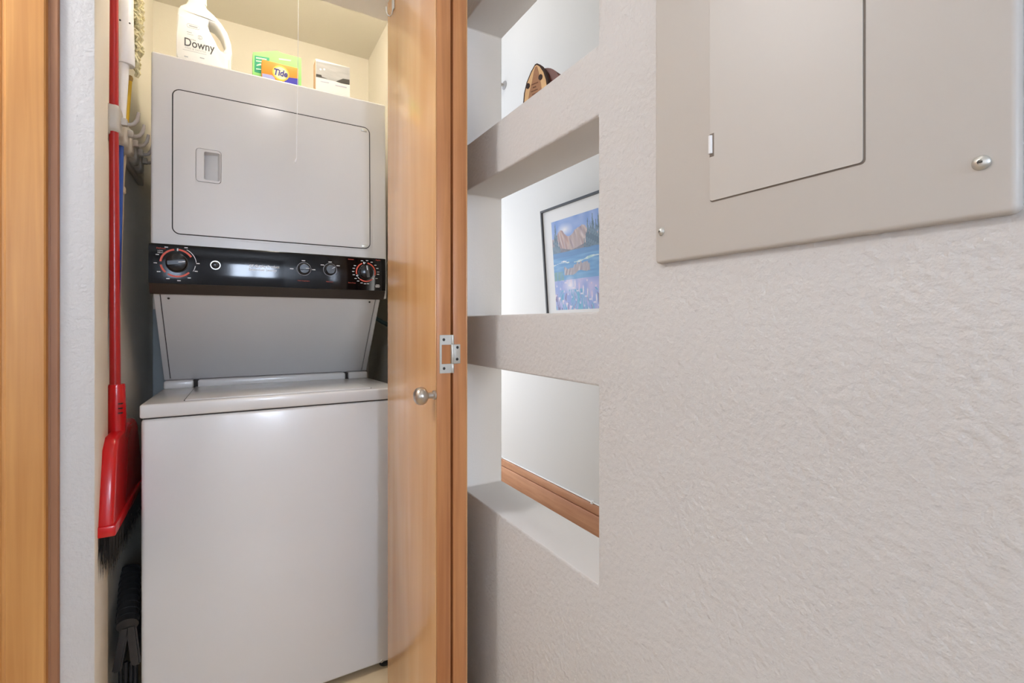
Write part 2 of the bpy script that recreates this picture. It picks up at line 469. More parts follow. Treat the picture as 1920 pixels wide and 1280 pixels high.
# raised rear edge of the top in three pieces
for nm, xa, xb, par in (('deck_ledge', X0 + 0.003, -0.1165, ld), ('lid_ledge', -0.1045, 0.390, lid), ('deck_ledge', 0.402, X1 - 0.003, ld)):
    box(nm, xa, xb, 1.985 if par is ld else 1.982, 2.06, -0.2235, -0.1945, M['enamel'], par, 0.0075, 4)
box('ledge_gap', -0.13, 0.415, 2.0, 2.055, -0.222, -0.197, M['seam_shadow'], ld)
# slanted panel between washer and dryer
def slant(xa_t, xb_t, xa_b, xb_b, name, m, par, off=0.0, th=0.012, zt=0.088, zb=-0.194, yt=1.727, yb=2.022):
    bm = bmesh.new()
    n = Vector((0, -(zt - zb), -(yb - yt))).normalized()
    vs = []
    for k in (off, off - th):
        for x, y, z in ((xa_t, yt, zt), (xb_t, yt, zt), (xb_b, yb, zb), (xa_b, yb, zb)):
            vs.append(bm.verts.new(Vector((x, y, z)) + n * k))
    f, b = vs[:4], vs[4:]
    bm.faces.new(f); bm.faces.new(b[::-1])
    for i in range(4): bm.faces.new((f[i], f[(i + 1) % 4], b[(i + 1) % 4], b[i]))
    bmesh.ops.bevel(bm, geom=list(bm.edges), offset=0.0015, segments=2, affect='EDGES')
    return finish(name, bm, m, par)
slant(-0.195, 0.457, -0.198, 0.476, 'panel_backing', M['seam_shadow'], ld, -0.006)
sp = slant(-0.1825, 0.4425, -0.184, 0.460, 'slanted_panel', M['enamel'], ld)
slant(-0.199, -0.1848, -0.203, -0.1865, 'side_flange', M['enamel'], ld, 0.0)
slant(0.4448, 0.459, 0.4625, 0.480, 'side_flange', M['enamel'], ld, 0.0)
for px, py in ((316, 559), (693, 566)):
    q = P(px, py, 'Y', 1.732)
    finish('panel_screw', lathe(bmesh.new(), [(0.0035, 0), (0.0028, 0.0018), (0.0012, 0.002), (0.001, 0.0008), (0, 0.0008)], (q.x, q.y + 0.001, q.z), (0, -0.69, -0.72), 12), M['screw_dark'], sp)
box('rear_column', X0 + 0.012, X1 - 0.012, 2.04, 2.28, -0.207, 0.1, M['enamel'], ld)
# dryer
bm = bx(bmesh.new(), X0, X1, YD, 2.36, 0.09, 0.797, 0.006, 3)
for v in bm.verts:
    if v.co.y < YD + 0.01: v.co.y -= 0.014 * (0.797 - v.co.z) / 0.7
dc = finish('dryer_cabinet', bm, M['enamel'], ld)
def DF(z): return YD - 0.014 * (0.797 - z) / 0.7      # front surface of the dryer
XZD = lambda a, b, t: Vector((a, DF(b) + t, b))
dx0, dx1, dz0, dz1 = -0.1515, 0.4205, 0.268, 0.696
finish('door_gap', prism(bmesh.new(), rrect(dx0 - 0.003, dx1 + 0.003, dz0 - 0.003, dz1 + 0.003, 0.021), XZD, -0.0006, 0.004), M['seam_shadow'], ld, smooth=False)
hx0, hx1, hz0, hz1 = -0.096, -0.030, 0.430, 0.532
door = prism(bmesh.new(), rrect(dx0, dx1, dz0, dz1, 0.018), XZD, -0.0022, 0.003, [rrect(hx0, hx1, hz0, hz1, 0.010)])
dd = finish('dryer_door', door, M['enamel'], ld, smooth=False)
# pressed rib above the door
finish('door_surround', prism(bmesh.new(), rrect(dx0 - 0.008, dx1 + 0.008, dz0 - 0.008, dz1 + 0.009, 0.026), XZD, -0.0012, 0.002, [rrect(dx0 - 0.0035, dx1 + 0.0035, dz0 - 0.0035, dz1 + 0.0035, 0.0215)]), M['enamel'], ld, smooth=False)
hb = finish('door_handle', prism(bmesh.new(), rrect(hx0 + 0.0012, hx1 - 0.0012, hz0 + 0.0012, hz1 - 0.0012, 0.009), XZD, -0.0030, 0.004, [rrect(-0.0745, -0.0335, 0.4375, 0.5235, 0.005)]), M['enamel'], dd, smooth=False)
bm = bmesh.new()   # the pull cup behind the bezel: open box sloping up to the right
cx0, cx1, cz0, cz1 = -0.0745, -0.0335, 0.4375, 0.5235
fr = [Vector((cx0, DF(cz0) + 0.001, cz0)), Vector((cx1, DF(cz0) + 0.001, cz0)), Vector((cx1, DF(cz1) + 0.001, cz1)), Vector((cx0, DF(cz1) + 0.001, cz1))]
bk = [fr[0] + Vector((0, 0.022, 0.004)), fr[1] + Vector((-0.006, 0.010, 0.004)), fr[2] + Vector((-0.006, 0.010, -0.004)), fr[3] + Vector((0, 0.022, -0.004))]
f = [bm.verts.new(p) for p in fr]; b = [bm.verts.new(p) for p in bk]
bm.faces.new(b)
for i in range(4): bm.faces.new((f[i], f[(i + 1) % 4], b[(i + 1) % 4], b[i]))
finish('pull_cup', bm, M['enamel'], dd, smooth=False)
# cut the cabinet open behind the handle so that the cup shows depth
me = dc.data
bmc = bmesh.new(); bmc.from_mesh(me)
big = max((f for f in bmc.faces if f.normal.y < -0.9), key=lambda f: f.calc_area())
org = ORG[dc.name]
vs = list(big.verts); mi = big.material_index
loop = [(v.co.x + org.x, v.co.z + org.z) for v in vs]
hole = [(hx0, hz0), (hx1, hz0), (hx1, hz1), (hx0, hz1)]
hv = [bmc.verts.new(XZD(a, b_, 0) - org) for a, b_ in hole]
allv = vs + hv
for t in tessellate_polygon([[Vector((p[0], p[1], 0)) for p in loop], [Vector((p[0], p[1], 0)) for p in hole]]):
    bmc.faces.new([allv[i] for i in t])
bmc.faces.remove(big)
bmesh.ops.recalc_face_normals(bmc, faces=bmc.faces); bmc.to_mesh(me); bmc.free()
# the dark seam plate is cut open behind the handle too
bpy.data.objects.remove(bpy.data.objects['door_gap'])
finish('door_gap', prism(bmesh.new(), rrect(dx0 - 0.003, dx1 + 0.003, dz0 - 0.003, dz1 + 0.003, 0.021), XZD, -0.0006, 0.004, [rrect(hx0, hx1, hz0, hz1, 0.006)]), M['seam_shadow'], ld, smooth=False)
for zz in (dz1 - 0.010, dz0 + 0.006):
    finish('door_hinge', bx(bmesh.new(), dx1 - 0.028, dx1 - 0.008, DF(zz) - 0.0045, DF(zz) + 0.002, zz - 0.004, zz + 0.007, 0.0018), M['zinc'], dd)

# control strip: black glass front, brown chamfer below
YP = 1.690
ZPT, ZPB, ZPC = 0.231, 0.117, 0.087
prof = [(1.728, ZPT), (YP + 0.004, ZPT), (YP + 0.0006, ZPT - 0.003)]
for k in range(9):
    t = k / 8; prof.append((YP - 0.0025 * math.sin(math.pi * t), ZPT - 0.006 - t * (ZPT - 0.006 - ZPB)))
prof += [(1.728, ZPB)]
cp = finish('control_panel', prism(bmesh.new(), prof, lambda a, b, t: Vector((t, a, b)), X0 - 0.001, X1 - 0.012), M['black_gloss'], ld)
finish('trim_strip', prism(bmesh.new(), [(1.728, ZPB - 0.0005), (YP + 0.001, ZPB - 0.0005), (YP + 0.022, ZPC), (1.728, ZPC)], lambda a, b, t: Vector((t, a, b)), X0, X1 - 0.013), M['dark_brown'], ld, smooth=False)
YS = YP - 0.0028
def q2(px, py):
    p = P(px, py, 'Y', YS); return p.x, p.z
def flat(bm, pts, t=0.0003):
    return prism(bm, pts, XZ, YS - t, YS + 0.0006)
def arc(ca, cb, r0, r1, d0, d1, n=20):
    o = [(ca + r1 * math.cos(math.radians(d0 + (d1 - d0) * k / n)), cb + r1 * math.sin(math.radians(d0 + (d1 - d0) * k / n))) for k in range(n + 1)]
    i = [(ca + r0 * math.cos(math.radians(d0 + (d1 - d0) * k / n)), cb + r0 * math.sin(math.radians(d0 + (d1 - d0) * k / n))) for k in range(n + 1)]
    return o + i[::-1]
def dash(bm, ca, cb, w, h, ang=0):
    c_, s_ = math.cos(ang), math.sin(ang)
    return flat(bm, [(ca + x * c_ - z * s_, cb + x * s_ + z * c_) for x, z in ((-w / 2, -h / 2), (w / 2, -h / 2), (w / 2, h / 2), (-w / 2, h / 2))])
def knob(ca, cb, r, ang, name='dial_knob', depth=0.016):
    bm = lathe(bmesh.new(), [(r * 1.12, 0), (r * 1.12, 0.003), (r, 0.004), (r * 0.94, depth), (r * 0.86, depth + 0.0012), (0, depth + 0.0012)], (ca, YS, cb), (0, -1, 0), 28)
    k = finish(name, bm, M['knob_black'], cp)
    c_, s_ = math.cos(ang), math.sin(ang)
    fn = lambda a, b, t: Vector((ca + a * c_ - b * s_, t, cb + a * s_ + b * c_))
    finish('grip_bar', prism(bmesh.new(), rrect(-r * 0.86, r * 0.86, -r * 0.22, r * 0.22, r * 0.1, 3), fn, YS - depth - 0.009, YS - depth), M['knob_black'], k)
    finish('pointer_mark', prism(bmesh.new(), [(r * 0.2, -r * 0.05), (r * 0.86, -r * 0.05), (r * 0.86, r * 0.05), (r * 0.2, r * 0.05)], fn, YS - depth - 0.0094, YS - depth - 0.009), M['print_white'], k)
    return k
PXM = abs(q2(501, 500)[0] - q2(500, 500)[0])      # metres per pixel on the strip, near its middle
# left timer dial
ca, cb = q2(332, 493)
knob(ca, cb, 0.0250, math.radians(8))
bm = bmesh.new()
for d0, d1 in ((100, 176), (190, 225), (236, 318), (30, 84)): flat(bm, arc(ca, cb, 0.0365, 0.0415, d0, d1, 14))
finish('dial_ring', bm, M['print_red'], cp, smooth=False)
bm = bmesh.new()
for d0, d1, r in ((5, 60, 0.046), (330, 352, 0.044)): flat(bm, arc(ca, cb, r, r + 0.0013, d0, d1, 12))
for k, dg in enumerate((88, 120, 155, 183, 212, 245, 275, 305, 335, 2, 65)):
    a = math.radians(dg); r = 0.051 if k else 0.039
    dash(bm, ca + r * math.cos(a), cb + r * math.sin(a), 0.008 if k else 0.0035, 0.0024 if k else 0.008)
finish('dial_marks', bm, M['print_white'], cp, smooth=False)
tx, tz = q2(302, 465); finish('lettering', text('Delicate', lambda a, b: Vector((tx + a, YS - 0.0004, tz + b)), w=0.021), M['print_red'], cp, smooth=False)
tx2, tz2 = q2(301, 471.5); finish('lettering', text('LOW\nHEAT', lambda a, b: Vector((tx2 + a, YS - 0.0004, tz2 + b)), w=0.013), M['print_white'], cp, smooth=False)
# push button
ca, cb = q2(404, 497)
finish('button_ring', prism(bmesh.new(), circ(ca, cb, 0.0135, 28), XZ, YS - 0.0015, YS + 0.001, [circ(ca, cb, 0.0108, 28)]), M['zinc'], cp, smooth=False)
finish('push_button', lathe(bmesh.new(), [(0.010, 0), (0.010, 0.004), (0.0075, 0.006), (0.006, 0.0055), (0, 0.005)], (ca, YS, cb), (0, -1, 0), 24), M['knob_black'], cp)
# badge lettering
t1, s1 = q2(496, 500); finish('lettering', text('GE Quality Product', lambda a, b: Vector((t1 + a, YS - 0.0004, s1 + b)), w=0.085, offset=0.02), M['print_white'], cp, smooth=False)
t2, s2 = q2(493, 506.5); finish('lettering', text('Spacemaker Laundry', lambda a, b: Vector((t2 + a, YS - 0.0004, s2 + b)), w=0.078, offset=0.02), M['print_white'], cp, smooth=False)
# two selector knobs
for px, py, ang, wd, marks in ((570, 504, 3, 'Wash Temperature', ((547, 503.5), (569, 488.5), (588, 505.5))), (619, 505.5, 33, 'Water Level', ((604.5, 496.5), (619, 491), (634, 498)))):
    ca, cb = q2(px, py)
    knob(ca, cb, 0.0165, math.radians(ang), depth=0.012)
    bm = flat(bmesh.new(), arc(ca, cb, 0.0206, 0.0216, 0, 359.9, 40)); finish('dial_ring', bm, M['print_grey'], cp, smooth=False)
    bm = bmesh.new()
    for mx, mz in marks: a, b = q2(mx, mz); dash(bm, a, b, 0.0105, 0.0024)
    finish('dial_marks', bm, M['print_white'], cp, smooth=False)
    lx, lz = q2(px - 1, py + 22.5)
    finish('lettering', text(wd, lambda a, b, lx=lx, lz=lz: Vector((lx + a, YS - 0.0004, lz + b)), w=0.036 if len(wd) > 12 else 0.022), M['print_red'], cp, smooth=False)
# right timer dial
ca, cb = q2(686, 510)
knob(ca, cb, 0.0232, math.radians(97))
bm = bmesh.new()
for d0, d1 in ((-18, 80), (112, 196), (232, 312)): flat(bm, arc(ca, cb, 0.0298, 0.034, d0, d1, 14))
finish('dial_ring', bm, M['print_red'], cp, smooth=False)
bm = bmesh.new()
for d0, d1 in ((205, 228), (320, 342), (90, 106)): flat(bm, arc(ca, cb, 0.0318, 0.0332, d0, d1, 10))
for k, dg in enumerate((102, 204, 318)): a = math.radians(dg); dash(bm, ca + 0.032 * math.cos(a), cb + 0.032 * math.sin(a), 0.0034, 0.0075, a + math.pi / 2)
for dg in (150, 164, 180, 196, 216, 232, 250, 266, 280, 352, 4, 22, 40, 62, 84, 108, 330): a = math.radians(dg); dash(bm, ca + 0.0425 * math.cos(a), cb + 0.0405 * math.sin(a), 0.0075, 0.002)
a, b = q2(708, 536); dash(bm, a, b, 0.017, 0.0022); dash(bm, a, b - 0.004, 0.014, 0.0022); dash(bm, a, b + 0.004, 0.012, 0.0022)
finish('dial_marks', bm, M['print_white'], cp, smooth=False)
for s_, px, py, w_ in (('Delicates', 658, 486, 0.018), ('Regular', 709, 488, 0.016), ('Perm Press', 660, 530, 0.024)):
    lx, lz = q2(px, py)
    finish('lettering', text(s_, lambda a, b, lx=lx, lz=lz: Vector((lx + a, YS - 0.0004, lz + b)), w=w_), M['print_red'], cp, smooth=False)

# ------------------------------------------------------------------ breaker panel on the right hand wall
ep = thing('breaker_panel', 'beige metal breaker panel cover with screws on the textured wall', 'electrical panel', (XR, 0.32, 0.09))
PX = XR - 0.010
bm = prism(bmesh.new(), rrect(0.124, 0.5035, 0.089, 0.78, 0.006, 4), YZ, PX, XR)
es = [e for e in bm.edges if all(abs(v.co.x - PX) < 1e-5 for v in e.verts)]
bmesh.ops.bevel(bm, geom=es, offset=0.0045, segments=4, profile=0.5, affect='EDGES')
cov = finish('cover', bm, M['panel_paint'], ep)
finish('door_gap', prism(bmesh.new(), rrect(0.2305, 0.4085, 0.1585, 0.70, 0.004, 3), YZ, PX - 0.0004, PX + 0.002), M['panel_gap'], ep, smooth=False)
bm = prism(bmesh.new(), rrect(0.2325, 0.4078, 0.1602, 0.70, 0.0035, 4), YZ, PX - 0.0016, PX + 0.002)
pdr = finish('panel_door', bm, M['panel_paint'], ep, smooth=False)
finish('hinge_pin', lathe(bmesh.new(), [(0.0024, 0), (0.003, 0.0006), (0.003, 0.0232), (0.0024, 0.0238)], (PX - 0.0014, 0.4066, 0.2215), (0, 0, 1), 16), M['white_plastic'], pdr)
box('hinge_slot', PX - 0.0018, PX, 0.4015, 0.408, 0.2175, 0.2475, M['panel_gap'], pdr)
def screw(y, z, r):
    s_ = finish('cover_screw', lathe(bmesh.new(), [(r, 0), (r, 0.0008), (r * 0.92, 0.0022), (r * 0.6, 0.0036), (r * 0.3, 0.0041), (r * 0.24, 0.003), (0, 0.003)], (PX, y, z), (-1, 0, 0), 24), M['zinc'], ep)
    box('screw_slot', PX - 0.0043, PX - 0.0036, y - r * 0.26, y + r * 0.26, z - r * 0.09, z + r * 0.09, M['screw_dark'], s_)
screw(0.491, 0.1345, 0.0056)
screw(0.146, 0.1345, 0.0062)

# ------------------------------------------------------------------ picture in the far room
pf = thing('framed_picture', 'black framed mountain lake watercolour leaning from the far white wall', 'picture', (XFAR, 2.08, 0.0))
pb, pt, ph = -0.01, 0.668, 0.678            # bottom and top height; top leans off the wall
def PF(a, b, t):                            # a: distance from the left side, b: height above the bottom, t: towards the viewer
    return Vector((XFAR - 0.004 - 0.05 * b / ph - t, 2.366 - a, pb + b))
W = 0.60
fw = 0.012
for nm, r_ in (('frame_bar', (0, W, 0, fw)), ('frame_bar', (0, W, ph - fw, ph)), ('frame_bar', (0, fw, fw, ph - fw)), ('frame_bar', (W - fw, W, fw, ph - fw))):
    finish(nm, prism(bmesh.new(), [(r_[0], r_[2]), (r_[1], r_[2]), (r_[1], r_[3]), (r_[0], r_[3])], PF, 0.0, 0.018), mat('black_frame', (52, 54, 60), 0.4), pf, smooth=False)
finish('picture_mat', prism(bmesh.new(), [(fw, fw), (W - fw, fw), (W - fw, ph - fw), (fw, ph - fw)], PF, 0.002, 0.008), mat('mat_board', (236, 236, 238), 0.7), pf, smooth=False)
pa0, pa1, pz0, pz1 = 0.094, W - 0.094, 0.090, ph - 0.082
bm = bmesh.new(); NXg, NZg = 150, 210
lay = bm.loops.layers.float_color.new('Col')
def hsh(*k):
    v = math.sin(sum((i + 1) * 12.9898 * q for i, q in enumerate(k)) * 1.7 + 4.1) * 43758.5453; return v - math.floor(v)
def vn(x, y):
    xi, yi = math.floor(x), math.floor(y); fx, fy = x - xi, y - yi
    fx = fx * fx * (3 - 2 * fx); fy = fy * fy * (3 - 2 * fy)
    return (hsh(xi, yi) * (1 - fx) + hsh(xi + 1, yi) * fx) * (1 - fy) + (hsh(xi, yi + 1) * (1 - fx) + hsh(xi + 1, yi + 1) * fx) * fy
def mixc(a, b, t): t = max(0, min(1, t)); return tuple(p + (q - p) * t for p, q in zip(a, b))
def lerpt(tab, u):
    for (a, p), (b, q) in zip(tab, tab[1:]):
        if u <= b: return p + (q - p) * (u - a) / (b - a)
    return tab[-1][1]
RIDGE = [(0, 0.80), (0.10, 0.83), (0.20, 0.885), (0.24, 0.87), (0.33, 0.80), (0.40, 0.795), (0.46, 0.82), (0.52, 0.85), (0.60, 0.86), (0.66, 0.885), (0.72, 0.87), (0.80, 0.80), (1.0, 0.78)]
def peaks(u, vv, warm):
    c = mixc((182, 140, 124) if warm else (178, 158, 152), (238, 228, 226), 1.5 * vn(u * 34 + 12 * vv, vv * 10) - 0.45)
    return mixc(c, (122, 100, 118), 0.75 * vn(u * 26 + 18 * vv + 4, vv * 7))
def art(u, v):
    n1, n2 = vn(u * 9, v * 12), vn(u * 26 + 7, v * 22 + 3)
    wob = 0.02 * (n2 - 0.5)
    if v > 0.635 + 0.012 * n1:
        c = mixc((96, 134, 206), (142, 168, 222), n1)
        c = mixc((238, 234, 242), c, math.hypot((u - 0.30) * 1.5, (v - 0.88) * 3.4) * 3.6)
        if v < lerpt(RIDGE, u) + wob and v > 0.645 + abs(u - 0.44) * 0.16: c = peaks(u, v, u < 0.38)
        elif v < 0.645 + abs(u - 0.44) * 0.16 + 0.02 * n2: c = mixc((84, 96, 112), (122, 116, 130), n2)
        for cu, top in ((0.02, 0.80), (0.055, 0.86), (0.085, 0.97), (0.12, 0.84), (0.16, 0.76), (0.70, 0.74), (0.745, 0.80), (0.785, 0.94), (0.83, 0.90), (0.88, 0.97), (0.94, 0.90), (0.99, 0.95)):
            if v < top and abs(u - cu) < (top - v) * 0.15 * (0.4 + 1.1 * n2) + 0.003: c = mixc((60, 88, 112), (100, 128, 152), vn(u * 50, v * 60))
        return c
    if v > 0.33:
        c = mixc((84, 148, 204), (126, 182, 222), n1)
        c = mixc(c, (62, 118, 184), 0.7 * vn(u * 5, v * 55))
        if v > 0.58: c = mixc(c, (66, 116, 176), 0.6)
        bank = 0.505 + 0.03 * u + 0.012 * math.sin(u * 9)
        if abs(v - bank) < 0.016 * vn(u * 12, 2.2) and not 0.36 < u < 0.46: c = mixc((226, 228, 234), (150, 196, 200), n2)
        if 0.18 < u < 0.30 and abs(v - 0.535) < 0.022 * vn(u * 30, 5): c = (232, 232, 238)
        refl = 0.39 + 0.07 * vn(u * 7, 8.2)
        if 0.24 < u < 0.78 and refl - 0.03 < v < refl + 0.055 * (0.5 + vn(u * 30, 3.3)): c = mixc(c, peaks(u, 1 - v, False), 0.85)
        if u < 0.22 and v < 0.43: c = mixc(c, (104, 146, 136), n2)
        if v < 0.385: c = mixc((226, 222, 242), c, math.hypot((u - 0.36) * 1.7, (v - 0.28) * 2.6) * 4.0)
        return c
    c = mixc((118, 146, 214), (182, 176, 222), n1)
    c = mixc((238, 232, 246), c, math.hypot((u - 0.36) * 1.7, (v - 0.27) * 2.2) * 3.8)
    s = vn(u * 46 + 6 * vn(u * 8, v * 8), v * 8)
    if v < 0.22 and s > 0.58: c = mixc((66, 136, 194), (104, 180, 210), n2)
    if v < 0.18 and s < 0.2: c = mixc((84, 92, 144), (132, 110, 160), n2)
    f = vn(u * 24 + 3, v * 30)
    if f > 0.66: c = mixc(c, mixc((242, 236, 242), (206, 180, 212), n1), (f - 0.66) * 5)
    return c
gv = [[bm.verts.new(PF(pa0 + (pa1 - pa0) * i / NXg, pz0 + (pz1 - pz0) * j / NZg, 0.0086)) for j in range(NZg + 1)] for i in range(NXg + 1)]
for i in range(NXg):
    for j in range(NZg):
        f = bm.faces.new((gv[i][j], gv[i + 1][j], gv[i + 1][j + 1], gv[i][j + 1]))
        c = lin(mixc((255, 255, 255), art((i + 0.5) / NXg, (j + 0.5) / NZg), 0.86)) + (1,)
        for l in f.loops: l[lay] = c
m, nt, b = nodes('watercolour_print')
vc = nt.nodes.new('ShaderNodeVertexColor'); vc.layer_name = 'Col'
nt.links.new(vc.outputs['Color'], b.inputs['Base Color']); b.inputs['Roughness'].default_value = 0.5
finish('print', bm, m, pf, smooth=False)

# small fitting high on the far wall, cable along the baseboard
q = P(946, 160, 'X', XFAR)
ft = thing('wall_fitting', 'small grey round fitting on the white wall seen through the top niche', 'fitting', (XFAR, q.y, q.z - 0.03))
finish('rose', lathe(bmesh.new(), [(0.030, 0), (0.029, 0.005), (0.015, 0.012), (0.012, 0.016), (0, 0.016)], (XFAR, q.y, q.z), (-1, 0, 0), 24), M['print_grey'], ft)
finish('nozzle', lathe(bmesh.new(), [(0.010, 0.014), (0.010, 0.034), (0.019, 0.036), (0.019, 0.039), (0, 0.039)], (XFAR, q.y, q.z), (-1, 0, 0), 20), M['hook_grey'], ft)
cb_ = thing('cable', 'thin white cable clipped along the top of the far wooden baseboard', 'cable', (XFAR - 0.01, 2.4, -0.95))
finish('cord', tube(bmesh.new(), [(XFAR - 0.006, 4.15 - 0.55 * k / 1, -0.944) for k in range(11)], 0.004, 8), M['white_plastic'], cb_)
for yy in (1.965, 2.95): box('clip', XFAR - 0.016, XFAR - 0.0001, yy - 0.007, yy + 0.007, -0.9515, -0.937, M['white_plastic'], cb_, 0.002)

# ------------------------------------------------------------------ live-edge plaque with coasters in the top niche
pl = thing('wooden_coaster_stand', 'live-edge wooden stand with burnt lettering on the top niche shelf', 'coaster stand', (0.60, 0.90, NZ[2][0]))
ea = Vector((0.31, -0.95, 0)).normalized(); en = Vector((-0.95, -0.31, 0)).normalized()
o0 = Vector((0.590, 0.9565, NZ[2][0]))
PLF = lambda a, b, t: o0 + ea * a + Vector((0, 0, b)) + en * t
OUT = [(0.004, 0.0005), (0.0, 0.03), (0.003, 0.055), (0.011, 0.078), (0.024, 0.098), (0.036, 0.1105), (0.042, 0.111), (0.052, 0.104), (0.064, 0.087), (0.072, 0.066), (0.076, 0.04), (0.074, 0.0005)]
INN = [(0.008, 0.0005), (0.0045, 0.03), (0.0075, 0.054), (0.0145, 0.0755), (0.0265, 0.094), (0.037, 0.106), (0.0425, 0.1065), (0.0495, 0.101), (0.0605, 0.0845), (0.068, 0.064), (0.0715, 0.04), (0.0695, 0.0005)]
bark = finish('bark_edge', prism(bmesh.new(), OUT, PLF, -0.011, 0.0), M['bark'], pl, smooth=False)
fs = finish('front_slice', prism(bmesh.new(), INN, PLF, -0.010, 0.0012), mat('pale_wood', (222, 184, 132), 0.55, vary=(90, (206, 164, 112))), pl, smooth=False)
HEART = [(0.019, 0.001), (0.0165, 0.03), (0.021, 0.052), (0.028, 0.07), (0.034, 0.094), (0.0385, 0.103), (0.0435, 0.103), (0.047, 0.092), (0.052, 0.072), (0.056, 0.05), (0.057, 0.03), (0.054, 0.001)]
finish('heartwood', prism(bmesh.new(), HEART, PLF, 0.0012, 0.0018), mat('heartwood_brown', (168, 122, 84), 0.6, vary=(120, (146, 102, 70))), fs, smooth=False)
for a, b in ((0.0165, 0.0665), (0.0535, 0.0745)):
    finish('dark_plug', prism(bmesh.new(), circ(a, b, 0.0056, 18, 0.0064), PLF, 0.001, 0.0026), mat('dark_hole', (44, 24, 20), 0.7), fs, smooth=False)
bm = bmesh.new()
for k, (a0, a1) in enumerate(((0.027, 0.047), (0.031, 0.041), (0.026, 0.046), (0.029, 0.045), (0.025, 0.047), (0.028, 0.044), (0.030, 0.043))):
    z = 0.064 - k * 0.0078
    n = 7
    for i in range(n):
        a = a0 + (a1 - a0) * (i + 0.15) / n
        prism(bm, [(a, z), (a + (a1 - a0) / n * 0.65, z), (a + (a1 - a0) / n * 0.65, z + 0.0022 + 0.0012 * hsh(i, k)), (a, z + 0.0022)], PLF, 0.0018, 0.0021)
finish('burnt_lettering', bm, mat('burnt_wood', (92, 54, 34), 0.8), fs, smooth=False)
cmat = mat('red_brown_wood', (112, 52, 38), 0.45, vary=(60, (84, 38, 30)))
for k in range(4):
    t0 = -0.0125 - k * 0.0095
    finish('coaster', prism(bmesh.new(), circ(0.047, 0.0505, 0.050, 36), PLF, t0 - 0.0085, t0), cmat, pl, smooth=False)

# ------------------------------------------------------------------ things on top of the dryer
ZT = 0.797
bt = thing('softener_bottle', 'white fabric softener bottle with a loop handle on the dryer', 'bottle', (-0.075, 1.84, ZT))
YB0, YB1 = 1.800, 1.895
# silhouette in X, Z; the grip hole stays open
OUTL = [(-0.148, ZT + 0.0005), (-0.152, 0.83), (-0.152, 0.89), (-0.150, 0.95), (-0.147, 0.985), (-0.140, 0.997), (-0.126, 1.008), (-0.120, 1.022), (-0.120, 1.035), (-0.078, 1.035), (-0.077, 1.022), (-0.070, 1.008), (-0.052, 0.995), (-0.032, 0.975), (-0.014, 0.948), (-0.004, 0.915), (-0.001, 0.885), (-0.004, 0.870), (-0.0035, 0.83), (-0.007, ZT + 0.0005)]
HOLE = [(-0.066, 0.972), (-0.052, 0.968), (-0.036, 0.950), (-0.025, 0.925), (-0.020, 0.897), (-0.025, 0.885), (-0.033, 0.884), (-0.041, 0.895), (-0.052, 0.918), (-0.063, 0.938), (-0.069, 0.955)]
bm = prism(bmesh.new(), OUTL, XZ, YB0 + 0.012, YB1 - 0.012, [HOLE])
bmesh.ops.remove_doubles(bm, verts=bm.verts, dist=1e-5)
bmesh.ops.recalc_face_normals(bm, faces=bm.faces)
es = [e for e in bm.edges if len(e.link_faces) == 2 and e.calc_face_angle(0) > 1.2]
bmesh.ops.bevel(bm, geom=es, offset=0.005, segments=3, profile=0.5, affect='EDGES')
body = finish('bottle_body', bm, M['bottle'], bt, angle=50)
# fuller front belly under the grip
bm = bmesh.new()
BEL = [(-0.146, ZT + 0.004), (-0.149, 0.84), (-0.1485, 0.90), (-0.146, 0.962), (-0.128, 0.962), (-0.104, 0.953), (-0.082, 0.935), (-0.062, 0.905), (-0.048, 0.880), (-0.030, 0.862), (-0.009, 0.858), (-0.010, ZT + 0.004)]
prism(bm, BEL, XZ, YB0, YB0 + 0.03)
es = [e for e in bm.edges if all(abs(v.co.y - YB0) < 1e-5 for v in e.verts)]
bmesh.ops.bevel(bm, geom=es, offset=0.006, segments=3, profile=0.5, affect='EDGES')
finish('bottle_front', bm, M['bottle'], bt, angle=50)
finish('cap', lathe(bmesh.new(), [(0.0255, 0), (0.0265, 0.003), (0.0265, 0.040), (0.0245, 0.046), (0, 0.047)], (-0.099, (YB0 + YB1) / 2, 1.035), (0, 0, 1), 32), M['white_plastic'], bt)
def bl(px, py): p = P(px, py, 'Y', YB0); return p.x, p.z
ink = mat('dark_grey_ink', (84, 84, 84), 0.5); ink2 = mat('pale_grey_ink', (176, 178, 180), 0.5)
x_, z_ = bl(374.5, 87); finish('lettering', text('Downy', lambda a, b: Vector((x_ + a, YB0 - 0.0005, z_ + b)), w=0.080, h=0.034, offset=0.012), ink, bt, smooth=False)
x2_, z2_ = bl(361.5, 75); finish('lettering', text('ULTRA', lambda a, b: Vector((x2_ + a, YB0 - 0.0005, z2_ + b)), w=0.016), ink, bt, smooth=False)
x3_, z3_ = bl(367, 93.5); finish('lettering', text('FREE & GENTLE', lambda a, b: Vector((x3_ + a, YB0 - 0.0005, z3_ + b)), w=0.055, offset=-0.01), ink2, bt, smooth=False)
bm = bmesh.new()
c1 = bl(375, 70.5); prism(bm, arc(c1[0], c1[1], 0.0052, 0.0064, 200, 520, 18), XZ, YB0 - 0.0005, YB0 + 0.0002); prism(bm, arc(c1[0], c1[1], 0.0022, 0.0032, 60, 330, 14), XZ, YB0 - 0.0005, YB0 + 0.0002)
for px, py, w_, h_ in ((365, 97.5, 0.062, 0.0007), (355, 60.5, 0.013, 0.0016), (357, 64.8, 0.016, 0.001), (349, 106, 0.010, 0.003), (379, 109, 0.012, 0.0028)):
    a, b = bl(px, py); prism(bm, [(a - w_ / 2, b - h_ / 2), (a + w_ / 2, b - h_ / 2), (a + w_ / 2, b + h_ / 2), (a - w_ / 2, b + h_ / 2)], XZ, YB0 - 0.0005, YB0 + 0.0002)
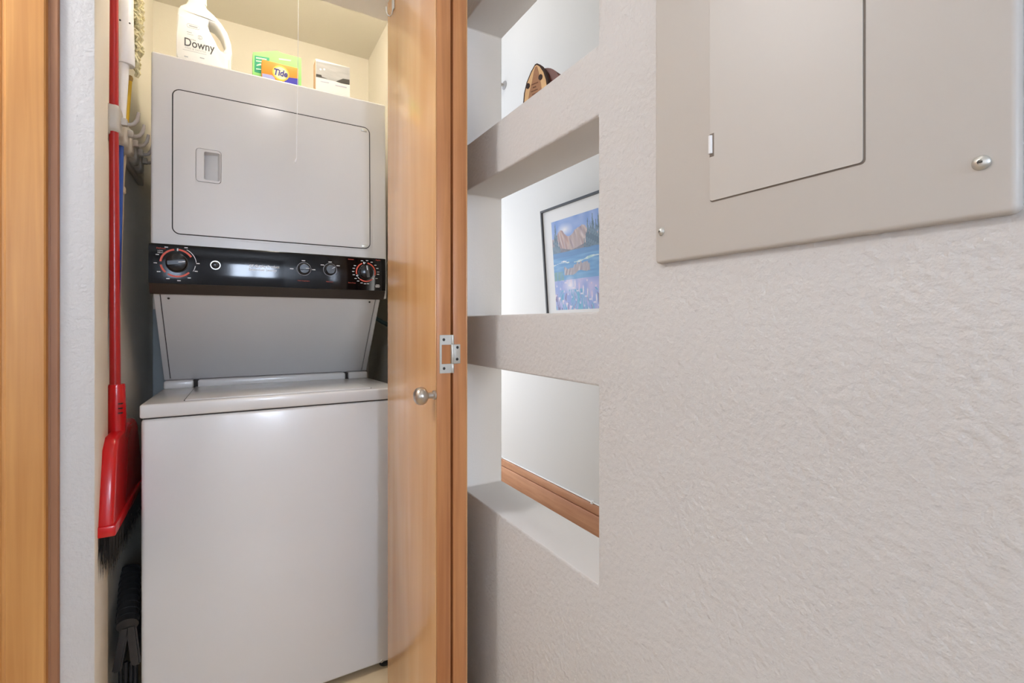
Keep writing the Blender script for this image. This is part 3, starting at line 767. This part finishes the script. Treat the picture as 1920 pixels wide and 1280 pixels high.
a, b = bl(362.5, 50); prism(bm, rrect(a - 0.017, a + 0.017, b - 0.006, b + 0.006, 0.0055), XZ, YB0 - 0.0005, YB0 + 0.0002, [rrect(a - 0.0162, a + 0.0162, b - 0.0052, b + 0.0052, 0.0048)])
prism(bm, [(a - 0.011, b - 0.0016), (a + 0.011, b - 0.0016), (a + 0.011, b + 0.0016), (a - 0.011, b + 0.0016)], XZ, YB0 - 0.0005, YB0 + 0.0002)
finish('label_print', bm, ink2, bt, smooth=False)

def pcard(bm, px, Yp, t=0.0004):
    pts = [P(x, y, 'Y', Yp) for x, y in px]
    return prism(bm, [(p.x, p.z) for p in pts], XZ, Yp - t, Yp + 0.0003)
# orange detergent carton in front of a green dryer sheet carton
YT = 1.790
td = thing('detergent_box', 'orange and blue detergent carton in front of the green carton', 'box', (0.14, YT + 0.02, ZT))
orange = mat('orange_card', (255, 146, 40), 0.45)
a0, a1 = P(491, 130, 'Y', YT).x, P(559.5, 130, 'Y', YT).x
box('carton', a0, a1, YT, YT + 0.042, ZT + 0.0005, 0.8795, orange, td, 0.001)
finish('blue_band', pcard(bmesh.new(), [(536, 144.5), (559.3, 147.5), (559.3, 168), (530, 163)], YT), mat('violet_blue_card', (70, 66, 178), 0.45), td, smooth=False)
finish('pale_band', pcard(bmesh.new(), [(491.8, 137.5), (510, 141), (515, 146), (518, 162), (491.8, 158)], YT), mat('pale_blue_card', (166, 168, 214), 0.45), td, smooth=False)
c0 = P(526.5, 137.5, 'Y', YT)
finish('bullseye', prism(bmesh.new(), circ(c0.x, c0.z, 0.0255, 36), XZ, YT - 0.0010, YT), mat('yellow_card', (255, 206, 84), 0.45), td, smooth=False)
finish('bullseye_centre', prism(bmesh.new(), circ(c0.x, c0.z, 0.0205, 36), XZ, YT - 0.0014, YT), mat('pale_yellow_card', (255, 236, 190), 0.45), td, smooth=False)
finish('lettering', text('Tide', lambda a, b: Vector((c0.x + a, YT - 0.0018, c0.z + 0.0005 + b)), w=0.042, h=0.0225, offset=0.035, shear=0.2), mat('deep_blue_ink', (62, 66, 138), 0.5), td, smooth=False)
YG = 1.845
gb = thing('dryer_sheet_box', 'lime green carton behind the orange detergent carton on the dryer', 'box', (0.14, YG + 0.03, ZT))
lime = mat('lime_card', (146, 218, 122), 0.45)
g0, g1 = P(474, 120, 'Y', YG).x, P(565, 120, 'Y', YG).x
bm = bmesh.new()
ztl, ztr = P(474, 98, 'Y', YG).z, P(565, 109, 'Y', YG).z
prism(bm, [(g0, ZT + 0.0005), (g1, ZT + 0.0005), (g1, ztr), (g0 + 0.09, ztr + 0.0005), (g0 + 0.075, ztr + 0.004), (g0, ztl)], XZ, YG, YG + 0.06)
finish('carton', bm, lime, gb, smooth=False)
finish('green_panel', pcard(bmesh.new(), [(477.5, 104), (505, 108.5), (504, 142), (477, 134.5)], YG), mat('dark_green_card', (28, 150, 108), 0.45), gb, smooth=False)
bm = bmesh.new()
for pts in ([(480, 107), (500, 110.5), (500, 112.5), (480, 109.5)], [(523, 109), (546, 112.5), (545, 115), (523, 112)], [(480, 113), (496, 115.5), (496, 117.5), (480, 115)], [(481, 121.5), (489, 119), (490.5, 122), (481, 123.5)], [(480, 128), (490.5, 129.5), (490.5, 131), (480, 130)]): pcard(bm, pts, YG - 0.0005)
finish('pale_print', bm, mat('pale_green_ink', (206, 236, 206), 0.5), gb, smooth=False)
bm = bx(bmesh.new(), g1 + 0.0001, g1 + 0.0006, YG + 0.018, YG + 0.036, ZT + 0.002, 0.93)
finish('yellow_stripe', bm, mat('yellow_green_card', (218, 220, 86), 0.45), gb, smooth=False)
# carton with a grey photo on it, standing on a thin tray
YK = 1.800
tr = tag(box('flat_tray', 0.236, 0.386, YK - 0.012, YK + 0.07, ZT + 0.0005, 0.846 - 0.0415, M['hook_grey'], None, 0.001), 'thin grey tray under the photo-printed carton on the dryer', 'tray')
zt_ = 0.805
kb = thing('photo_box', 'white carton printed with a grey photo at the right of the dryer top', 'box', (0.31, YK + 0.03, zt_))
k0, k1 = P(592, 140, 'Y', YK).x, P(656, 140, 'Y', YK).x
box('carton', k0, k1, YK, YK + 0.05, zt_, 0.934, mat('white_card', (236, 230, 222), 0.5), kb, 0.0008)
YK2 = YK - 0.0004
bm = pcard(bmesh.new(), [(592.5, 114.5), (655.6, 127), (655.6, 158), (592.5, 144.5)], YK)
mg, nt, b = nodes('grey_photo'); tc = nt.nodes.new('ShaderNodeTexCoord'); n = nt.nodes.new('ShaderNodeTexNoise'); n.inputs['Scale'].default_value = 26
mp = nt.nodes.new('ShaderNodeMapping'); mp.inputs['Scale'].default_value = (0.6, 1, 2.4)
cr = nt.nodes.new('ShaderNodeValToRGB'); cr.color_ramp.elements[0].color = lin((148, 145, 140)) + (1,); cr.color_ramp.elements[1].color = lin((196, 194, 190)) + (1,)
nt.links.new(tc.outputs['Object'], mp.inputs['Vector']); nt.links.new(mp.outputs['Vector'], n.inputs['Vector']); nt.links.new(n.outputs['Fac'], cr.inputs['Fac']); nt.links.new(cr.outputs['Color'], b.inputs['Base Color'])
finish('photo_print', bm, mg, kb, smooth=False)
bm = pcard(bmesh.new(), [(592.5, 138.5), (602.5, 140.5), (603.5, 144), (614, 147.5), (592.5, 143.5)], YK2)
pcard(bm, [(643, 147.5), (655.4, 149.5), (655.4, 159), (640, 156), (630, 152.5)], YK2)
finish('photo_dark', bm, mat('dark_photo_ink', (66, 62, 54), 0.5), kb, smooth=False)
bm = bmesh.new()
for px in (601, 608):
    p = P(px, 130, 'Y', YK2); prism(bm, circ(p.x, p.z, 0.0035, 14), XZ, YK2 - 0.0004, YK2)
finish('photo_light', bm, M['print_white'], kb, smooth=False)
bm = pcard(bmesh.new(), [(601, 151.5), (617, 154.5), (617, 156), (601, 153)], YK2); pcard(bm, [(629, 158.5), (650, 163), (650, 165), (629, 160.5)], YK2)
finish('label_print', bm, mat('faint_ink', (192, 190, 200), 0.5), kb, smooth=False)
box('side_stripe', k0 - 0.0006, k0 - 0.0001, YK + 0.002, YK + 0.048, zt_ + 0.002, 0.932, mat('peach_card', (226, 186, 152), 0.5), kb)

# ------------------------------------------------------------------ tool rail and tools on the left closet wall
rl = thing('tool_rail', 'grey wall rail with spring grips and hooks holding brooms', 'broom rack', (XCL, 1.78, 0.49))
ZR = 0.52
box('rail', XCL, XCL + 0.016, 1.545, 2.09, ZR - 0.040, ZR + 0.012, M['holder'], rl, 0.004)
HY = [1.583, 1.672, 1.752, 1.838, 1.925]
for k, y in enumerate(HY):
    bm = bmesh.new()
    prism(bm, rrect(y - 0.034, y + 0.030, ZR - 0.034, ZR + 0.040, 0.016, 5), YZ, XCL + 0.008, XCL + 0.034)
    bmesh.ops.recalc_face_normals(bm, faces=bm.faces)
    es = [e for e in bm.edges if all(abs(v.co.x - XCL - 0.034) < 1e-5 for v in e.verts)]
    bmesh.ops.bevel(bm, geom=es, offset=0.009, segments=3, profile=0.5, affect='EDGES')
    g = finish('grip_housing', bm, M['holder'], rl, angle=50)
    hz = ZR + 0.006
    box('hook_base', XCL + 0.030, XCL + 0.046, y - 0.006, y + 0.012, hz - 0.010, hz + 0.008, M['holder'], g, 0.002)
    pts = [(XCL + 0.038, y, hz - 0.004), (XCL + 0.050, y, hz - 0.006), (XCL + 0.059, y, hz - 0.002), (XCL + 0.066, y, hz + 0.009), (XCL + 0.0685, y, hz + 0.021), (XCL + 0.0695, y, hz + 0.030)]
    finish('hook', tube(bmesh.new(), pts, [0.005, 0.005, 0.0048, 0.0045, 0.0042, 0.0036], 10), M['hook_grey'], g)

# red broom
xb, yb = XCL + 0.0215, 1.565
br = thing('red_broom', 'red plastic broom with black bristles hanging left of the washer', 'broom', (xb, yb, -0.60))
finish('handle', tube(bmesh.new(), [(xb + 0.001, yb + 0.012, -0.22), (xb, yb, 0.5), (xb + 0.002, yb - 0.004, 1.15)], [0.0118, 0.0100, 0.0080], 16), M['red_pole'], br)
bm = bmesh.new()
lathe(bm, [(0.0165, -0.12), (0.0190, 0.0), (0.0195, 0.02), (0.0175, 0.095), (0.0165, 0.10), (0.0115, 0.10)], (xb + 0.004, yb + 0.012, -0.255), (0, 0, 1), 22)
so = finish('socket', bm, M['red'], br)
for k in range(3):
    box('socket_slot', xb + 0.010, xb + 0.0185, yb - 0.010, yb + 0.008 , -0.205 - k * 0.012, -0.2025 - k * 0.012, M['bristle'], so)
bxc = xb + 0.006
HEAD = [(1.470, -0.300), (1.500, -0.275), (1.720, -0.268), (1.760, -0.285), (1.800, -0.36), (1.865, -0.466), (1.865, -0.490), (1.430, -0.490), (1.430, -0.466), (1.450, -0.38)]
bm = prism(bmesh.new(), HEAD, YZ, bxc - 0.016, bxc + 0.016)
bmesh.ops.recalc_face_normals(bm, faces=bm.faces)
es = [e for e in bm.edges if len(e.link_faces) == 2 and e.calc_face_angle(0) > 1.2]
bmesh.ops.bevel(bm, geom=es, offset=0.009, segments=3, profile=0.5, affect='EDGES')
finish('head_shell', bm, M['red'], br, angle=55)
bm = bx(bmesh.new(), bxc - 0.018, bxc + 0.021, 1.425, 1.872, -0.494, -0.468, 0.004)
finish('head_rim', bm, M['red'], br)
bm = bmesh.new()
for k in range(900):
    y = 1.432 + 0.434 * random.random(); x = bxc + (random.random() - 0.5) * 0.030
    L = 0.085 + 0.03 * random.random(); dy = (random.random() - 0.5) * 0.03; dx = (random.random() - 0.5) * 0.012
    w_ = 0.0011
    a = [bm.verts.new((x + w_ * c_, y + w_ * s_, -0.490)) for c_, s_ in ((1, 0), (-0.5, 0.87), (-0.5, -0.87))]
    t = bm.verts.new((x + dx, y + dy, -0.490 - L))
    for i in range(3): bm.faces.new((a[i], a[(i + 1) % 3], t))
bs = finish('bristles', bm, M['bristle'], br, smooth=False); bs['kind'] = 'stuff'

# mop, head up, in the second grip
xm, ym = XCL + 0.030, HY[1]
mp_ = thing('yarn_mop', 'blue-handled mop with white head and cream yarn, upside down in the rail', 'mop', (xm, ym, -0.1))
p0, p1, p2 = P(227.5, 222, 'Y', ym), P(229.5, 120, 'Y', ym), P(231, -40, 'Y', ym)
finish('handle', tube(bmesh.new(), [(XCL + 0.015, 1.612, -0.10), P(223.5, 330, 'Y', ym - 0.012), P(224.5, 255, 'Y', ym), p0], 0.0092, 14), M['blue'], mp_)
finish('sleeve', tube(bmesh.new(), [p0 - Vector((0, 0, 0.03)), p0, p1, p2], [0.0098, 0.010, 0.0155, 0.016], 18), M['white_plastic'], mp_)
q1, q2_ = P(234, 122, 'Y', ym), P(234, -60, 'Y', ym)
bm = lathe(bmesh.new(), [(0.0212, 0), (0.0228, 0.004), (0.0215, 0.06), (0.0195, 0.13), (0.019, 0.24), (0.012, 0.25), (0, 0.25)], q1 + Vector((0.0, 0, 0)), (0, 0, 1), 24)
sh = finish('head_shell', bm, M['white_plastic'], mp_)
for px, py in ((225, 38), (242.5, 44)):
    p = P(px, py, 'Y', ym - 0.0205 if px < 230 else ym - 0.014)
    finish('rivet_hole', lathe(bmesh.new(), [(0.0022, 0), (0.0022, 0.002), (0, 0.002)], p, (0.2 if px < 230 else 0.6, -0.9, 0), 10), M['bristle'], sh)
bm = bmesh.new()
for k in range(110):
    py = -30 + 155 * random.random()
    b0 = P(246 + 4 * random.random(), py, 'Y', ym + 0.02 + 0.05 * random.random())
    wid = (17 if py < 95 else 12) * (0.55 + 0.6 * random.random())
    e0 = P(250 + wid, py + 6 + 10 * random.random(), 'Y', ym + 0.02 + 0.06 * random.random())
    mid = (b0 + e0) / 2 + Vector((0.006 * (random.random() - 0.3), 0.02 * (random.random() - 0.5), 0.012 * random.random()))
    e0.x = min(e0.x, -0.211); mid.x = min(mid.x, -0.212)
    tube(bm, [b0, mid, e0, e0 + Vector((-0.006, 0.004, -0.010))], [0.003, 0.0036, 0.0034, 0.0022], 6)
yn = finish('yarn', bm, M['yarn'], mp_); yn['kind'] = 'stuff'

# yellow and cream pole in the third grip
xp, yp = XCL + 0.032, HY[2]
sw = thing('yellow_topped_pole', 'thin yellow-topped pole with cream lower end in the rail', 'pole', (xp, yp, -0.3))
a, b = P(243, 150, 'Y', yp), P(237, 225, 'Y', yp)
finish('yellow_handle', tube(bmesh.new(), [b + (b - a) * 0.5, a], 0.0062, 14), M['yellow'], sw)
finish('wood_tip', lathe(bmesh.new(), [(0.005, -0.006), (0.0075, 0.0), (0.0082, 0.006), (0.006, 0.012), (0, 0.014)], a, (a - b), 16), M['tan_wood'], sw)
c, d_ = P(233, 288, 'Y', yp), P(228, 350, 'Y', yp)
finish('cream_pole', tube(bmesh.new(), [c, d_, P(224, 460, 'Y', yp), P(221.5, 570, 'Y', yp)], [0.006, 0.0065, 0.008, 0.006], 14), M['cream_pole'], sw)
finish('collar', lathe(bmesh.new(), [(0.008, 0), (0.0105, 0.003), (0.0105, 0.016), (0.008, 0.02)], d_ - Vector((0, 0, 0.02)), (0, 0, 1), 16), M['cream_pole'], sw)

# folded black step stool low on the left
st = thing('folded_stool', 'black plastic folded step stool between the closet wall and washer', 'stool', (-0.245, 1.72, FLOOR))
N = P(239, 1172, 'Y', 1.60); Fp = P(244, 1074, 'Y', 1.80)
dr = (Fp - N).normalized(); sd = Vector((1, 0, 0)); upv = sd.cross(dr).normalized()
if upv.z < 0: upv = -upv
def strip(name, outl, t0, t1, m, par):
    return finish(name, prism(bmesh.new(), outl, lambda a, b, t: N + sd * a + upv * b + dr * t, t0, t1), m, par, angle=40)
hub = strip('top_hub', [(0.024 * math.cos(t), 0.020 * math.sin(t)) for t in [2 * math.pi * k / 20 for k in range(20)]], 0.0, (Fp - N).length, M['black_plastic'], st)
for k in range(9):
    strip('grip_rib', [(0.0255 * math.cos(t), 0.0215 * math.sin(t)) for t in [2 * math.pi * j / 20 for j in range(20)]], 0.02 + k * 0.024, 0.03 + k * 0.024, M['black_plastic'], hub)
def plank(name, a, b_, wx, ln, par):
    A, B = Vector(a), Vector(b_); bm = bmesh.new()
    vs = []
    for o_ in (0, 1):
        for p_ in (A, B):
            for s_ in (-1, 1): vs.append(p_ + Vector((s_ * wx / 2, 0, 0)) + Vector((0, ln, 0)) * o_)
    v = [bm.verts.new(p_) for p_ in vs]
    for f in ((0, 1, 3, 2), (4, 6, 7, 5), (0, 4, 5, 1), (2, 3, 7, 6), (0, 2, 6, 4), (1, 5, 7, 3)): bm.faces.new([v[i] for i in f])
    bmesh.ops.recalc_face_normals(bm, faces=bm.faces)
    bmesh.ops.bevel(bm, geom=list(bm.edges), offset=0.004, segments=2, affect='EDGES')
    return finish(name, bm, M['black_plastic'], par)
pz = lambda px, py, Y=1.60: P(px, py, 'Y', Y)
plank('side_leg', pz(234, 1176), pz(218, 1262), 0.020, 0.22, st)
plank('side_leg', pz(245, 1172), pz(255, 1248), 0.022, 0.22, st)
for px in (226, 236, 246, 254):
    a = pz(px, 1240, 1.66); a.x = max(a.x, XCL + 0.012); e = Vector((a.x, a.y, FLOOR + 0.001))
    a.x = min(a.x, -0.220); e.x = a.x
    finish('lower_bar', tube(bmesh.new(), [a, e], 0.0052, 10), M['black_plastic'], st)
box('foot_bar', XCL + 0.006, -0.212, 1.640, 1.668, FLOOR + 0.0005, FLOOR + 0.022, M['black_plastic'], st, 0.004)

# blue-grey board behind the washer, hose on the right
tag(box('backing_board', XCL + 0.001, -0.10, YCB - 0.022, YCB - 0.001, FLOOR + 0.001, 0.06, M['bluegrey'], None, 0.002), 'blue-grey board against the closet back wall behind the washer', 'board')
h0, h1 = P(706, 597, 'Y', 2.15), P(730, 610, 'Y', 1.98)
hose = tube(bmesh.new(), [h0 + (h0 - h1) * 0.8, h0, (h0 + h1) / 2 + Vector((0, 0, -0.002)), h1, h1 + (h1 - h0) * 0.8 + Vector((0, 0, -0.03)), h1 + (h1 - h0) * 1.2 + Vector((0.0, 0, -0.2)), h1 + (h1 - h0) * 1.25 + Vector((0.0, 0, -0.6))], 0.009, 12)
tag(finish('supply_hose', hose, mat('teal_grey_hose', (78, 116, 126), 0.4)), 'blue-grey hose in the gap right of the slanted panel', 'hose')

# ------------------------------------------------------------------ lamps of the place, with an added fill
cl = thing('closet_lamp', 'closet ceiling bulb with a long white pull cord in front of the dryer', 'lamp', (0.18, 1.64, CEIL))
finish('lamp_base', lathe(bmesh.new(), [(0.055, 0), (0.055, -0.02), (0.03, -0.045), (0.022, -0.05), (0, -0.05)], (0.18, 1.64, CEIL), (0, 0, 1), 28), M['white_plastic'], cl)
finish('bulb', lathe(bmesh.new(), [(0.013, -0.048), (0.014, -0.065), (0.028, -0.09), (0.032, -0.11), (0.027, -0.132), (0.012, -0.145), (0, -0.147)], (0.18, 1.64, CEIL), (0, 0, 1), 24), emit('bulb_glow', (255, 246, 230), CLOSET_LAMP), cl)
e1, e2 = P(556, 296, 'Y', 1.62), P(553.5, 304, 'Y', 1.62)
cd = finish('pull_cord', tube(bmesh.new(), [(0.1795, 1.622, CEIL - 0.03), (e1 + Vector((0.004, 0, 0.3))), e1], 0.0009, 8), M['white_plastic'], cl)
finish('cord_end', tube(bmesh.new(), [e1, (e1 + e2) / 2, e2], [0.0012, 0.0022, 0.0026], 10), M['white_plastic'], cd)
def downlight(x, y, z, r, s_, rgb, label):
    t = thing('recessed_light', label, 'lamp', (x, y, z))
    finish('trim_ring', lathe(bmesh.new(), [(r + 0.02, 0), (r + 0.02, -0.004), (r, -0.006), (r, 0)], (x, y, z), (0, 0, 1), 36), M['white_plastic'], t)
    finish('lens', lathe(bmesh.new(), [(r - 0.001, -0.001), (r - 0.001, -0.004), (0, -0.004)], (x, y, z), (0, 0, 1), 36), emit('lamp_glow', rgb, s_), t)
downlight(0.19, 0.29, CEIL, 0.075, HALL_LAMP, (255, 250, 244), 'recessed hall ceiling light above the viewer')
downlight(-0.90, 1.06, CEIL, 0.115, MAIN_LAMP, (253, 251, 250), 'wide recessed hall ceiling light left of the closet opening')
downlight(1.12, 2.7, 2.3, 0.10, ROOM_FILL * 3, (255, 246, 234), 'added ceiling fill light in the room behind the niches')  # unseen lamp added to brighten the far white wall
window('window_2', 'Y', -1.6, XB + 0.15, XFAR - 0.15, -0.7, 0.9, 1, emit('room_daylight', (255, 252, 248), ROOM_WINDOW), 'daylit window in the room behind the niches')
window('window_5', 'Y', 4.2, XB + 0.12, XFAR - 0.12, -0.8, 1.0, -1, emit('far_daylight', (255, 252, 248), ROOM_WINDOW * 0.85), 'daylit window at the far end of the room behind the niches')

for o in bpy.data.objects:                     # print too fine to pick apart stays one part each
    if o.type == 'MESH' and o.parent and o.name.split('.')[0] in ('dial_marks', 'dial_ring', 'label_print', 'pale_print', 'photo_dark', 'photo_light', 'burnt_lettering', 'lettering'):
        o['kind'] = 'stuff'
